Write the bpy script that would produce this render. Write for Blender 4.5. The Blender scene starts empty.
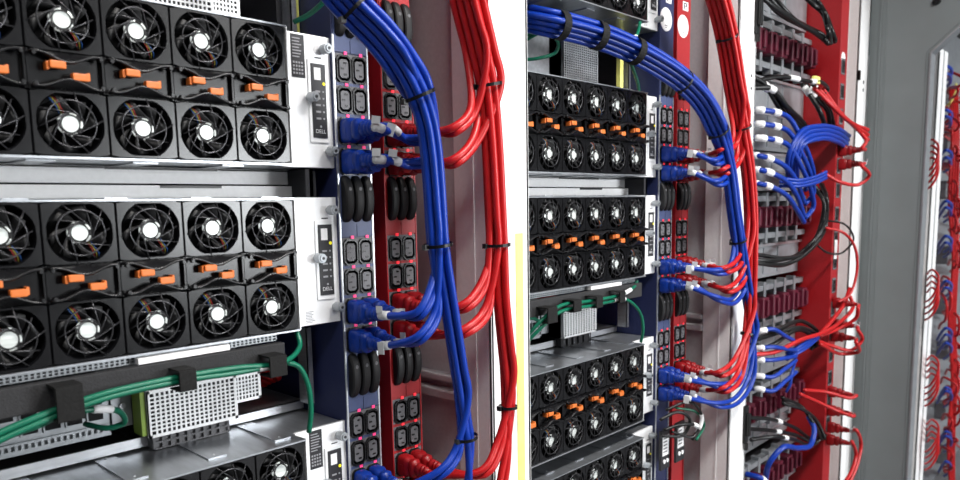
import bpy, bmesh, math, random
from mathutils import Vector, Matrix
random.seed(7)
PI = math.pi
COL = bpy.context.scene.collection
ZO = 1.75                      # lens height above the floor; everything below is measured from lens height
S = 0.877                      # rack spacing along the row

# ------------------------------------------------------------------ camera
FPX, YAW, PITCH, ROLL = 735.0, 0.7607842837, 0.124647637, -0.0173406
CX, CY = 480.0, 296.4935
CAM = Vector((-0.493741, -0.841092, 0.0))
Fv = Vector((math.cos(YAW)*math.cos(PITCH), math.sin(YAW)*math.cos(PITCH), -math.sin(PITCH)))
Rv = Vector((math.sin(YAW), -math.cos(YAW), 0)); Uv = Rv.cross(Fv)
R2 = Rv*math.cos(ROLL) + Uv*math.sin(ROLL); U2 = -Rv*math.sin(ROLL) + Uv*math.cos(ROLL)
def at(u, v, y=None, x=None):
    d = Fv*FPX + R2*(u-CX) - U2*(v-CY)
    t = (y-CAM.y)/d.y if y is not None else (x-CAM.x)/d.x
    return CAM + d*t
cd = bpy.data.cameras.new('camera'); cam = bpy.data.objects.new('camera', cd); COL.objects.link(cam)
cam.matrix_world = Matrix(((R2.x, U2.x, -Fv.x, CAM.x), (R2.y, U2.y, -Fv.y, CAM.y), (R2.z, U2.z, -Fv.z, ZO), (0, 0, 0, 1)))
cd.sensor_width = 36; cd.lens = FPX/960*36; cd.shift_y = (CY-240)/960; cd.clip_start = 0.02
cd.dof.use_dof = True; cd.dof.focus_distance = 1.2; cd.dof.aperture_fstop = 6.3
bpy.context.scene.camera = cam

# ------------------------------------------------------------------ materials
def mat(name, col, rough=0.5, metal=0.0, emit=0.0, noise=0.12, scale=40, bump=0.0, coat=0.0, stretch=None):
    m = bpy.data.materials.new(name); m.use_nodes = True
    nt = m.node_tree; b = nt.nodes['Principled BSDF']
    b.inputs['Base Color'].default_value = (*col, 1); b.inputs['Metallic'].default_value = metal
    b.inputs['Roughness'].default_value = rough; b.inputs['Specular IOR Level'].default_value = .38; b.inputs['Coat Weight'].default_value = coat
    tc = nt.nodes.new('ShaderNodeTexCoord'); nz = nt.nodes.new('ShaderNodeTexNoise')
    nz.inputs['Scale'].default_value = scale; nz.inputs['Detail'].default_value = 3
    mp = nt.nodes.new('ShaderNodeMapping')
    if stretch: mp.inputs['Scale'].default_value = stretch
    nt.links.new(tc.outputs['Object'], mp.inputs['Vector']); nt.links.new(mp.outputs[0], nz.inputs['Vector'])
    rp = nt.nodes.new('ShaderNodeValToRGB')
    rp.color_ramp.elements[0].position = 0.3; rp.color_ramp.elements[1].position = 0.7
    rp.color_ramp.elements[0].color = (*[c*(1-noise) for c in col], 1)
    rp.color_ramp.elements[1].color = (*[min(1, c*(1+noise)) for c in col], 1)
    nt.links.new(nz.outputs['Fac'], rp.inputs['Fac']); nt.links.new(rp.outputs['Color'], b.inputs['Base Color'])
    mr = nt.nodes.new('ShaderNodeMapRange')
    mr.inputs['To Min'].default_value = max(0.02, rough*(1-noise)); mr.inputs['To Max'].default_value = min(1, rough*(1+noise))
    nt.links.new(nz.outputs['Fac'], mr.inputs['Value']); nt.links.new(mr.outputs[0], b.inputs['Roughness'])
    if bump:
        bp = nt.nodes.new('ShaderNodeBump'); bp.inputs['Strength'].default_value = bump; bp.inputs['Distance'].default_value = 0.001
        nt.links.new(nz.outputs['Fac'], bp.inputs['Height']); nt.links.new(bp.outputs['Normal'], b.inputs['Normal'])
    if emit:
        b.inputs['Emission Color'].default_value = (*col, 1); b.inputs['Emission Strength'].default_value = emit
    return m
M = {}
M['steel'] = mat('brushed_steel', (.62, .64, .67), .34, .85, noise=.1, scale=30, stretch=(1, 1, 8))
M['plate'] = mat('satin_plate', (.86, .87, .88), .42, .2, noise=.04, scale=60)
M['shelfsteel'] = mat('zinc_shelf', (.44, .46, .49), .30, .8, noise=.12, scale=18, stretch=(6, 1, 6))
M['black'] = mat('black_plastic', (.006, .006, .007), .28, noise=.15, scale=80)
M['shroud'] = mat('fan_shroud_plastic', (.005, .005, .006), .22, noise=.12, scale=90)
M['blade'] = mat('fan_blade', (.0035, .0035, .004), .5)
M['void'] = mat('fan_recess', (.003, .003, .004), .8)
M['wire'] = mat('guard_wire', (.05, .05, .054), .20, .5)
M['hub'] = mat('hub_label_foil', (.66, .70, .68), .34, .25, noise=.15, scale=160, stretch=(.3, 1, 2))
M['orange'] = mat('orange_latch', (.66, .165, .03), .42, noise=.06)
M['panel'] = mat('control_panel_black', (.02, .02, .023), .4)
M['ink'] = mat('grey_print', (.30, .30, .32), .6)
M['darkink'] = mat('dark_print', (.06, .06, .07), .6)
M['white'] = mat('white_label', (.85, .85, .86), .55, noise=.04)
M['tagwhite'] = mat('cord_tag', (.62, .63, .65), .6, noise=.06)
M['led'] = mat('indicator_magenta', (1.0, .05, .22), .4, emit=1.2)
M['ledred'] = mat('indicator_red', (1.0, .03, .05), .4, emit=1.5)
M['ledyel'] = mat('indicator_yellow', (.9, .8, .02), .4, emit=.7)
M['navy'] = mat('navy_powdercoat', (.020, .027, .090), .42, noise=.08, bump=.05, scale=200)
M['navyface'] = mat('navy_face', (.055, .075, .17), .42, noise=.08, scale=200)
M['redcoat'] = mat('red_powdercoat', (.34, .010, .014), .42, noise=.08, bump=.05, scale=200)
M['outlet'] = mat('outlet_grey', (.13, .13, .14), .5)
M['whitecoat'] = mat('white_powdercoat', (.86, .86, .86), .45, noise=.03, bump=.03, scale=150)
M['greycoat'] = mat('light_grey_panel', (.56, .56, .58), .5, noise=.05, bump=.03, scale=150)
M['wallgrey'] = mat('grey_bulkhead', (.18, .205, .21), .5, noise=.05, scale=8, bump=.03)
M['blue'] = mat('blue_cable', (.004, .036, .32), .36, noise=.08, scale=30)
M['blueplug'] = mat('blue_plug', (.004, .032, .26), .33, noise=.1, scale=60)
M['red'] = mat('red_cable', (.47, .010, .012), .36, noise=.08, scale=30)
M['redplug'] = mat('red_plug', (.28, .006, .009), .36, noise=.1, scale=60)
M['blackcable'] = mat('black_cable', (.006, .006, .0065), .35, noise=.1)
M['green'] = mat('green_cable', (.003, .13, .072), .33, noise=.08)
M['olive'] = mat('green_tab', (.22, .33, .05), .5)
M['yellow'] = mat('yellow_tape', (.92, .88, .25), .5)
M['tie'] = mat('nylon_tie', (.004, .004, .0045), .35)
M['velcro'] = mat('velcro_strap', (.003, .003, .003), .8, noise=.3, scale=300, bump=.4)
M['barfoam'] = mat('textured_bar', (.024, .024, .026), .75, noise=.35, scale=400, bump=.6)
M['maroon'] = mat('maroon_connector', (.085, .005, .018), .42)
M['dimsteel'] = mat('dull_steel', (.34, .36, .38), .42, .6, noise=.1, scale=30)
M['breaker'] = mat('breaker_black', (.006, .006, .007), .55)
M['floor'] = mat('raised_floor_tile', (.20, .20, .21), .5, noise=.1, scale=6)
M['ceiling'] = mat('ceiling_panel', (.20, .20, .20), .7, noise=.05, scale=6)
M['backdark'] = mat('dark_rear', (.02, .02, .024), .7)
M['tube'] = mat('light_tube', (1, .98, .95), .5, emit=8)
M['wred'] = mat('lead_red', (.3, .015, .015), .4); M['wyel'] = mat('lead_yellow', (.3, .26, .03), .4); M['wblu'] = mat('lead_blue', (.02, .08, .28), .4)

# ------------------------------------------------------------------ mesh builder
class MB:
    def __init__(s): s.v = []; s.f = []; s.mi = []; s.sm = []; s.cur = 0; s.smooth = False
    def m(s, i): s.cur = i; return s
    def face(s, idx): s.f.append(tuple(idx)); s.mi.append(s.cur); s.sm.append(s.smooth)
    def box(s, x0, x1, y0, y1, z0, z1, bev=0.0):
        x0, x1 = min(x0, x1), max(x0, x1); y0, y1 = min(y0, y1), max(y0, y1); z0, z1 = min(z0, z1), max(z0, z1)
        if bev:
            bev = min(bev, (x1-x0)*.45, (y1-y0)*.45, (z1-z0)*.45)
            bm = bmesh.new(); bmesh.ops.create_cube(bm, size=1)
            for v in bm.verts: v.co = Vector(((x0+x1)/2+v.co.x*(x1-x0), (y0+y1)/2+v.co.y*(y1-y0), (z0+z1)/2+v.co.z*(z1-z0)))
            bmesh.ops.bevel(bm, geom=bm.edges[:], offset=bev, segments=2, affect='EDGES', profile=.6)
            s.addbm(bm); return s
        n = len(s.v)
        s.v += [(x0,y0,z0),(x1,y0,z0),(x1,y1,z0),(x0,y1,z0),(x0,y0,z1),(x1,y0,z1),(x1,y1,z1),(x0,y1,z1)]
        for q in ((0,3,2,1),(4,5,6,7),(0,1,5,4),(1,2,6,5),(2,3,7,6),(3,0,4,7)): s.face([n+i for i in q])
        return s
    def addbm(s, bm):
        n = len(s.v); bm.verts.index_update()
        s.v += [tuple(v.co) for v in bm.verts]
        for f in bm.faces: s.face([n+v.index for v in f.verts])
        bm.free()
    def loft(s, rings, cap=True, closed=True):
        n0 = len(s.v); k = len(rings[0])
        for r in rings: s.v += [tuple(p) for p in r]
        for a in range(len(rings)-1):
            for i in range(k if closed else k-1):
                j = (i+1) % k
                s.face((n0+a*k+i, n0+a*k+j, n0+(a+1)*k+j, n0+(a+1)*k+i))
        if cap:
            s.face([n0+i for i in range(k)][::-1]); s.face([n0+(len(rings)-1)*k+i for i in range(k)])
        return s
    def cyl(s, c, axis, r0, r1, h, n=16, cap=True):
        c = Vector(c); a = Vector(axis).normalized()
        u = a.orthogonal().normalized(); w = a.cross(u)
        def ring(p, r): return [p + (u*math.cos(2*PI*i/n)+w*math.sin(2*PI*i/n))*r for i in range(n)]
        return s.loft([ring(c, r0), ring(c+a*h, r1)], cap)
    def torus(s, c, axis, R, r, n=32, k=6):
        c = Vector(c); a = Vector(axis).normalized(); u = a.orthogonal().normalized(); w = a.cross(u); rings = []
        for i in range(n+1):
            d = u*math.cos(2*PI*i/n)+w*math.sin(2*PI*i/n)
            rings.append([c + d*(R+r*math.cos(2*PI*j/k)) + a*r*math.sin(2*PI*j/k) for j in range(k)])
        s.smooth = True; s.loft(rings, False); s.smooth = False; return s
    def tube(s, pts, r, k=10, cap=True):
        pts = [Vector(p) for p in pts]; rings = []; up = None
        for i, p in enumerate(pts):
            t = (pts[min(i+1, len(pts)-1)] - pts[max(i-1, 0)]).normalized()
            if up is None: up = t.orthogonal().normalized()
            up = (up - t*up.dot(t)).normalized(); w = t.cross(up)
            rr = r[i] if isinstance(r, (list, tuple)) else r
            rings.append([p + (up*math.cos(2*PI*j/k)+w*math.sin(2*PI*j/k))*rr for j in range(k)])
        s.smooth = True; s.loft(rings, cap); s.smooth = False; return s
    def build(s, name, mats, parent=None, local=False):
        if not isinstance(mats, (list, tuple)): mats = [mats]
        off = Vector((0, 0, 0))
        if parent is not None and not local:
            p = parent
            while p: off += p.location; p = p.parent
        me = bpy.data.meshes.new(name)
        me.from_pydata([tuple(Vector(v)-off) for v in s.v], [], s.f)
        for m_ in mats: me.materials.append(m_)
        me.polygons.foreach_set('material_index', s.mi); me.polygons.foreach_set('use_smooth', s.sm); me.update()
        bm = bmesh.new(); bm.from_mesh(me); bmesh.ops.recalc_face_normals(bm, faces=bm.faces[:]); bm.to_mesh(me); bm.free()
        o = bpy.data.objects.new(name, me); COL.objects.link(o)
        if parent is not None: o.parent = parent
        return o
def bx(name, m, parent, *a, **k): return MB().box(*a, **k).build(name, m, parent)
def tag(o, label=None, cat=None, group=None, kind=None):
    if label: o['label'] = label
    if cat: o['category'] = cat
    if group: o['group'] = group
    if kind: o['kind'] = kind
    return o
def thing(name, loc, label, cat, group=None):
    o = bpy.data.objects.new(name, None); COL.objects.link(o); o.empty_display_size = .02
    o.location = loc; return tag(o, label, cat, group)
def children(o): return [c for c in COL.objects if c.parent == o]
def copy_tree(o, parent=None):
    c = o.copy(); COL.objects.link(c)
    if parent is not None: c.parent = parent
    for ch in o.children[:]: copy_tree(ch, c)
    return c
def spline(pts, step=.006):
    P = [Vector(p) for p in pts]; P = [P[0]*2-P[1]] + P + [P[-1]*2-P[-2]]; out = []
    for i in range(1, len(P)-2):
        p0, p1, p2, p3 = P[i-1:i+3]; t0 = 0
        def nt(a, b, t): return t + max(1e-5, (b-a).length**.5)
        t1 = nt(p0, p1, 0); t2 = nt(p1, p2, t1); t3 = nt(p2, p3, t2)
        n = max(2, int((p2-p1).length/step))
        for k in range(n):
            t = t1+(t2-t1)*k/n
            a1 = p0*((t1-t)/(t1-t0))+p1*((t-t0)/(t1-t0)); a2 = p1*((t2-t)/(t2-t1))+p2*((t-t1)/(t2-t1)); a3 = p2*((t3-t)/(t3-t2))+p3*((t-t2)/(t3-t2))
            b1 = a1*((t2-t)/(t2-t0))+a2*((t-t0)/(t2-t0)); b2 = a2*((t3-t)/(t3-t1))+a3*((t-t1)/(t3-t1))
            out.append(b1*((t2-t)/(t2-t1))+b2*((t-t1)/(t2-t1)))
    out.append(P[-2]); return out
def text_mesh(txt, size, m, name, parent, loc):
    cu = bpy.data.curves.new(name, 'FONT'); cu.body = txt; cu.size = size; cu.extrude = .0002; cu.align_x = 'CENTER'; cu.align_y = 'CENTER'
    o = bpy.data.objects.new(name, cu); COL.objects.link(o); bpy.context.view_layer.update()
    me = bpy.data.meshes.new_from_object(o.evaluated_get(bpy.context.evaluated_depsgraph_get()))
    bpy.data.objects.remove(o); bpy.data.curves.remove(cu)
    me.materials.clear(); me.materials.append(m)
    n = bpy.data.objects.new(name, me); COL.objects.link(n); n.parent = parent
    n.location = loc; n.rotation_euler = (PI/2, 0, 0); return n

# ------------------------------------------------------------------ fan module (built once, upright)
P_ = .074
FH = {}
def fan_parts():
    d = {}
    b = MB(); N = 40
    hw, ht, hb = .0366, .0330, -.0330
    def sq(i):
        a = 2*PI*(i+.5)/N; c, s_ = math.cos(a), math.sin(a); k = 1/max(abs(c)/hw, abs(s_)/ht); return (c*k, s_*k)
    def hole(i, R=.0332, cl=.0325):
        a = 2*PI*(i+.5)/N; c, s_ = R*math.cos(a), R*math.sin(a)
        return (max(-cl, min(cl, c)), max(-cl+.0022, min(cl-.0022, s_)))
    o0 = [Vector((*(lambda q: (q[0], .012, q[1]))(sq(i)),)) for i in range(N)]
    o1 = [Vector((sq(i)[0], .0012, sq(i)[1])) for i in range(N)]
    o2 = [Vector((sq(i)[0]*.975, 0, sq(i)[1]*.975)) for i in range(N)]
    h1 = [Vector((hole(i)[0], 0, hole(i)[1])) for i in range(N)]
    h2 = [Vector((hole(i, .0318, .0312)[0], .003, hole(i, .0318, .0312)[1])) for i in range(N)]
    h3 = [Vector((hole(i, .0310, .0308)[0], .034, hole(i, .0310, .0308)[1])) for i in range(N)]
    b.loft([o0, o1, o2, h1, h2, h3], False)
    b.m(1); n = len(b.v); b.v += [tuple(p) for p in h3]; b.face(range(n, n+N)); b.m(0)
    # latch bay under the fan
    b.box(-.0366, .0366, .006, .012, -.0522, -.0330)
    b.box(-.0366, -.0345, 0, .006, -.0522, -.033); b.box(.0345, .0366, 0, .006, -.0522, -.033)
    d['shroud'] = (b, [M['shroud'], M['void']])
    b = MB()                                           # impeller
    for k in range(7):
        a0 = 2*PI*k/7; rows = []
        for j in range(5):
            t = j/4; r = .0115+.0175*t; aa = a0+.5*t
            lead = Vector((r*math.cos(aa), .004, r*math.sin(aa))); tr = Vector((r*math.cos(aa+.62), .018, r*math.sin(aa+.62)))
            rows.append([lead, tr, tr+Vector((0, .0012, 0)), lead+Vector((0, .0012, 0))])
        b.smooth = True; b.loft(rows)
    b.smooth = False; b.cyl((0, .022, 0), (0, -1, 0), .0125, .0120, .018, 24)
    d['impeller'] = (b, [M['blade']])
    b = MB(); b.cyl((0, .0045, 0), (0, -1, 0), .0084, .0082, .0022, 28)
    for k in range(5):                                  # silver spokes of the hub rim seen beyond the label
        a = 2*PI*k/5+.3; 
        rows = []
        for j in range(5):
            aa = a+j*.16; rows.append([Vector((r*math.cos(aa), yy, r*math.sin(aa))) for r, yy in ((.0102, .0034), (.0124, .0038), (.0124, .0046), (.0102, .0044))])
        b.loft(rows)
    d['hub_label'] = (b, [M['hub']])
    b = MB(); b.torus((0, -.0015, 0), (0, 1, 0), .0240, .0009, 44, 6); b.torus((0, -.0015, 0), (0, 1, 0), .0112, .0006, 28, 6)
    for k in range(10):
        a = 2*PI*k/10+.2; r0 = .0112; p = Vector((r0*math.cos(a), -.0018, r0*math.sin(a))); t = Vector((-math.sin(a), 0, math.cos(a)))
        L = .0320 if k % 2 else .0275
        b.tube([p-t*.006, p+t*.006, p+t*L*.6+Vector((0, 0, 0)), p+t*L+Vector((0, .002, 0))], .0007, 5)
    d['wire_guard'] = (b, [M['wire']])
    b = MB()                                            # curved handle lip towards the centre line
    prof = []; n_ = 24
    for i in range(n_+1):
        x = -.0345+.069*i/n_; u = (x)/.0345
        w = .0085*(.5+.5*math.cos(PI*min(1, abs(u)/.82)))
        prof.append((x, -.0352-w))
    rows = [[Vector((x, .006, -.0335)), Vector((x, -.001, -.0338)), Vector((x, -.0075, z+.0012)), Vector((x, -.0085, z)), Vector((x, -.0075, z-.0018)), Vector((x, .006, z-.0012))] for x, z in prof]
    b.smooth = True; b.loft(rows); b.smooth = False
    b.cyl((-.0315, -.003, -.0375), (0, -1, 0), .0023, .002, .006, 10); b.cyl((.0315, -.003, -.0375), (0, -1, 0), .0023, .002, .006, 10)
    d['handle'] = (b, [M['black']])
    b = MB()
    b.box(-.0180, -.0025, -.0085, .000, -.0508, -.0430, bev=.0014)
    b.box(-.0205, -.0175, -.0055, .005, -.0525, -.0440, bev=.001)
    d['release_tab'] = (b, [M['orange']])
    b = MB()
    for k, (dx, mm) in enumerate(((-.002, 0), (0, 1), (.002, 2))):
        b.m(mm); b.tube(spline([(.008+dx, .002, -.010), (.011+dx, -.0005, -.016), (.014+dx*1.3, 0, -.022), (.016+dx, .006, -.027)], .004), .00045, 5)
    d['lead_wires'] = (b, [M['wred'], M['wyel'], M['wblu']])
    return d
FAN_MESH = None
def fan_module(parent, x, z, flip):
    global FAN_MESH
    if FAN_MESH is None:
        dd = fan_parts(); b, ms = dd['shroud']
        root = b.build('fan_module', ms, parent, local=True)
        for k in ('impeller', 'hub_label', 'wire_guard', 'handle', 'release_tab', 'lead_wires'):
            dd[k][0].build(k, dd[k][1], root, local=True)
        FAN_MESH = root; o = root
    else:
        o = copy_tree(FAN_MESH, parent)
    o.location = (x, 0, z); o.rotation_euler = (0, PI if flip else 0, 0)
    return o
def chassis(base, ztop, label, cols=6, black_label=True):
    """fan-fronted server chassis; base X is the centre of its rightmost fan column"""
    H = .1735; t = thing('server_chassis', (base, 0, ztop-H), label, 'server', 'fan-fronted servers')
    L = -(cols-1)*P_ - .0385; Rr = .0385; z0, z1 = ztop-H, ztop
    X = base
    b = MB(); b.box(X+L, X+.1205, .040, .72, z0+.001, z1-.001); b.build('body', M['shelfsteel'], t)
    b = MB(); b.box(X+L, X+Rr, -.0015, .70, z1-.0012, z1+.0008); b.box(X+Rr, X+.1215, .034, .70, z1-.0012, z1+.0008)
    for fx in (.1, .3, .52, .74, .95):
        xx = X+L+(Rr-L)*fx; b.box(xx-.012, xx+.012, .02, .5, z1+.0008, z1+.0028)
        for yy in (.03, .12, .25): b.cyl((xx, yy, z1+.0026), (0, 0, 1), .0022, .0016, .001, 8)
    b.build('top_cover', M['shelfsteel'], t)
    b = MB(); b.box(X+L, X+Rr, -.0015, .70, z0-.0008, z0+.0014); b.box(X+Rr, X+.1215, .034, .70, z0-.0008, z0+.0014)
    for fx in (.12, .36, .6, .84):
        xx = X+L+(Rr-L)*fx; b.box(xx-.014, xx+.014, .02, .5, z0-.0026, z0-.0008)
    b.build('bottom_cover', M['shelfsteel'], t)
    for c in range(cols):
        fan_module(t, -c*P_, H-.0340, False); fan_module(t, -c*P_, H-.0340-.1044, True)
    bx('mounting_ear', M['plate'], t, X+L-.026, X+L-.001, -.002, .004, z0, z1)
    # right mounting ear and its fittings
    e = MB(); e.box(X+.0400, X+.1238, .0270, .033, z0-.001, z1+.002, bev=.0008)
    e.box(X+.0400, X+.0415, .002, .0300, z0, z1)
    ear = e.build('mounting_ear', M['plate'], t)
    zr = lambda f_: z1+.003-f_*(z1-z0+.006)
    if black_label:
        lb = bx('label', M['panel'], ear, X+0.0616, X+0.0823, 0.0263, 0.0270, zr(.02), zr(.33)); lb['label'] = 'black specification label'
        b = MB()
        for k in range(7): b.box(X+0.0637, X+0.0637+random.uniform(.010, .016), 0.0259, 0.0263, zr(.045+k*.022), zr(.045+k*.022+.008))
        for r in range(4):
            for c in range(4): b.box(X+0.0637+c*.0042, X+0.0637+c*.0042+.0026, 0.0259, 0.0263, zr(.215+r*.026), zr(.215+r*.026+.014))
        b.build('label_print', M['ink'], lb)
    else:
        b = MB()
        for k in range(8): b.box(X+0.0652, X+0.0652+random.uniform(.010, .016), 0.0266, 0.0270, zr(.88+k*.012), zr(.88+k*.012+.005))
        b.build('label_print', M['ink'], ear)
    fr = MB(); fr.box(X+0.0854, X+0.1155, 0.0245, 0.0270, zr(.185), zr(.80), bev=.0008)
    pf = fr.build('panel_frame', M['plate'], t)
    pn = bx('control_panel', M['panel'], t, X+0.0896, X+0.1124, 0.0232, 0.0245, zr(.215), zr(.765), bev=.0005)
    sc = bx('screen', M['white'], pn, X+0.0937, X+0.1041, 0.0226, 0.0232, zr(.245), zr(.335)); sc['label'] = 'small white screen'
    b = MB(); b.cyl((X+0.1087, 0.0232, zr(.36)), (0, -1, 0), .0022, .0022, .0008, 10); b.build('indicator_light', M['ledyel'], pn)
    b = MB()
    for k in range(5):
        b.cyl((X+0.1072, 0.0232, zr(.42+k*.05)), (0, -1, 0), .0014, .0014, .0006, 8); b.box(X+0.0948, X+0.1025, 0.0229, 0.0232, zr(.413+k*.05), zr(.427+k*.05))
    b.cyl((X+0.1015, 0.0232, zr(.68)), (0, -1, 0), .0016, .0016, .0006, 8)
    b.build('symbols', M['ink'], pn)
    text_mesh('DELL', .0074, M['tagwhite'], 'lettering', pn, (.1010, 0.0230, H*(1-.725)))
    for (sx, f_) in ((.1098, .105), (.0860, .47), (.1139, .865)):
        b = MB(); c = (X+sx, 0.0270, zr(f_))
        b.cyl(c, (0, -1, 0), .0045, .0045, .005, 14); b.cyl((c[0], 0.0220, c[2]), (0, -1, 0), .0068, .0066, .012, 16); b.cyl((c[0], 0.0100, c[2]), (0, -1, 0), .0050, .0045, .002, 14)
        b.m(1); b.cyl((c[0], 0.0080, c[2]), (0, -1, 0), .0022, .0022, .0006, 8)
        b.build('thumbscrew', [M['dimsteel'], M['panel']], t)
    bx('slot', M['panel'], ear, X+0.0984, X+0.1087, 0.0266, 0.0270, zr(.163), zr(.172)); 
    return t

RN = ['nearest', 'middle']
ORD = {'A': 'upper', 'B': 'middle', 'C': 'lower'}
cA0 = chassis(.0025, .2285, 'silver fan-fronted server with black specification label, topmost in the nearest rack')
cB0 = chassis(.0025, .0115, 'silver fan-fronted server with a bright plain ear, second down in the nearest rack', black_label=False)
cC0 = chassis(.0025, -.3130, 'silver fan-fronted server with bare shiny top cover, lowest in the nearest rack')
chassis(S, .2285, 'fan-fronted server directly below the strapped blue cable bundle in the middle rack')
chassis(S, .0115, 'fan-fronted server above the green cables and dark bar in the middle rack', black_label=False)
chassis(S, -.3130, 'fan-fronted server below the green cables and small power supply in the middle rack', black_label=False)
chassis(S, -.5270, 'fan-fronted server cut off by the bottom of the photo in the middle rack', black_label=False)
chassis(S, .3735+.1735, 'fan-fronted server at the top of the photo above the strapped blue bundle', black_label=False)

# ------------------------------------------------------------------ power strips
ROWS = [.1905-.2555*p-.0426*r for p in range(3) for r in range(4)]
BRK = [.2663, .0108, -.2447]
OUT = BRKO = LEDO = None
def outlet_mb():
    b = MB(); w, h, c = .0122, .0185, .0050
    def octa(w, h, c, y): return [Vector(p) for p in ((-w+c, y, -h), (w-c, y, -h), (w, y, -h+c), (w, y, h-c), (w-c, y, h), (-w+c, y, h), (-w, y, h-c), (-w, y, -h+c))]
    b.m(1); b.loft([octa(w, h, c, 0), octa(w, h, c, -.003), octa(w*.86, h*.88, c*.9, -.003), octa(w*.84, h*.86, c*.9, .001)], True)
    b.m(0); b.loft([octa(w*.62, h*.70, c*.6, .001), octa(w*.60, h*.68, c*.6, -.0026)])
    b.m(1)
    for dx, dz in ((.0018, .0078), (-.0028, 0), (.0018, -.0078)): b.box(dx-.0026, dx+.0026, -.0032, -.0025, dz-.0012, dz+.0012)
    return b
def power_strip(base, X0, yf, w, coat, face, led, label, sticker=False):
    t = thing('power_strip', (base+X0, yf, -ZO), label, 'power strip')
    global OUT, BRKO, LEDO
    x0, x1 = base+X0, base+X0+w
    b = MB(); b.box(x0, x1, yf, yf+(.32 if face is M['navyface'] else .06), -ZO, .72, bev=.001); b.build('housing', coat, t)
    for e0 in (x0, x1-.0022): bx('edge_rail', M['steel'] if face is M['navyface'] else face, t, e0, e0+.0022, yf-.0025, yf, -1.5, .235)
    for p in range(3):
        za = ROWS[4*p]+.0225
        bx('blank_plate', face, t, x0+.002, (x0+x1)/2-.0006, yf-.0018, yf, za, za+.019); bx('blank_plate', face, t, (x0+x1)/2+.0006, x1-.002, yf-.0018, yf, za, za+.019)
        bx('breaker_plate', face, t, x0+.002, x1-.002, yf-.0014, yf, BRK[p]-.0365, BRK[p]+.0365)
    for z in ROWS: bx('divider', face, t, x0+.002, x1-.002, yf-.0016, yf, z-.0228, z-.0186)
    cs = [x0+w/2-.0132, x0+w/2+.0132]
    for i, z in enumerate(ROWS): bx('outlet_plate', M['outlet'], t, x0+.0022, x1-.0022, yf-.0012, yf, z-.0186, z+.0205)
    for z in ROWS:
        for c in cs:
            if OUT is None: OUT = outlet_mb().build('outlet', [M['outlet'], M['black']], t, local=True); o = OUT
            else: o = OUT.copy(); COL.objects.link(o); o.parent = t
            o.location = Vector((c, yf-.0012, z)) - t.location
            lo = MB(); lo.box(-.0024, .0024, -.001, 0, -.002, .002)
            key = 'led_'+led.name
            if key not in FH: FH[key] = lo.build('indicator_light', led, t, local=True); o = FH[key]
            else: o = FH[key].copy(); COL.objects.link(o); o.parent = t
            o.location = Vector((c+.0045, yf-.0016, z+.0215)) - t.location
    for zc in BRK:
        for k in range(3):
            if BRKO is None:
                bb = MB(); n = 28
                def disc(x, s_): return [Vector((x, -.0135*s_*max(0.0, math.cos(a)), .0330*s_*math.sin(a))) for a in [(-PI/2+PI*i/(n-1)) for i in range(n)]]
                bb.loft([disc(-.0070, .86), disc(-.0050, .97), disc(-.002, 1.0), disc(.002, 1.0), disc(.0050, .97), disc(.0070, .86)])
                bb.m(1); bb.cyl((.0, -.0115, .014), (0, -1, 0), .0026, .0026, .0012, 12)
                BRKO = bb.build('breaker', [M['breaker'], M['outlet']], t, local=True); o = BRKO
            else: o = BRKO.copy(); COL.objects.link(o); o.parent = t
            o.location = Vector((x0+w/2+(k-1)*.0178, yf-.0014, zc)) - t.location
    if sticker:
        b = MB(); b.cyl((x0+w*.42, yf, 0.4010), (0, -1, 0), .0255, .0255, .0006, 32); st = b.build('round_sticker', M['white'], t)
        sb = MB(); sb.box(x0+w*.42-.006, x0+w*.42+.006, yf-.0009, yf-.0006, 0.3870, 0.3885); sb.box(x0+w*.42-.003, x0+w*.42+.003, yf-.0009, yf-.0006, 0.3830, 0.3842); sb.build('sticker_print', M['darkink'], st)
        tg = bx('tag_label', M['white'], t, x0+w*.38, x0+w*.78, yf-.0008, yf, 0.4370, 0.4570)
        kb = MB(); kb.box(x0+w*.44, x0+w*.50, yf-.0011, yf-.0008, 0.4400, 0.4540); kb.box(x0+w*.50, x0+w*.66, yf-.0011, yf-.0008, 0.4515, 0.4540); kb.box(x0+w*.60, x0+w*.66, yf-.0011, yf-.0008, 0.4460, 0.4515); kb.box(x0+w*.50, x0+w*.66, yf-.0011, yf-.0008, 0.4460, 0.4480); kb.build('tag_print', M['darkink'], tg)
    return t
power_strip(0, .1260, .022, .060, M['navy'], M['navyface'], M['led'], 'navy blue power strip beside the server ears of the nearest rack')
power_strip(0, .2135, .028, .062, M['redcoat'], M['redcoat'], M['ledred'], 'dark red power strip right of the navy strip in the nearest rack')
power_strip(S, .1260, .022, .060, M['navy'], M['navyface'], M['ledred'], 'navy power strip with round white sticker in the middle rack', True)
power_strip(S, .2135, .028, .062, M['redcoat'], M['redcoat'], M['ledred'], 'bright red power strip with round white sticker in the middle rack', True)

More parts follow.
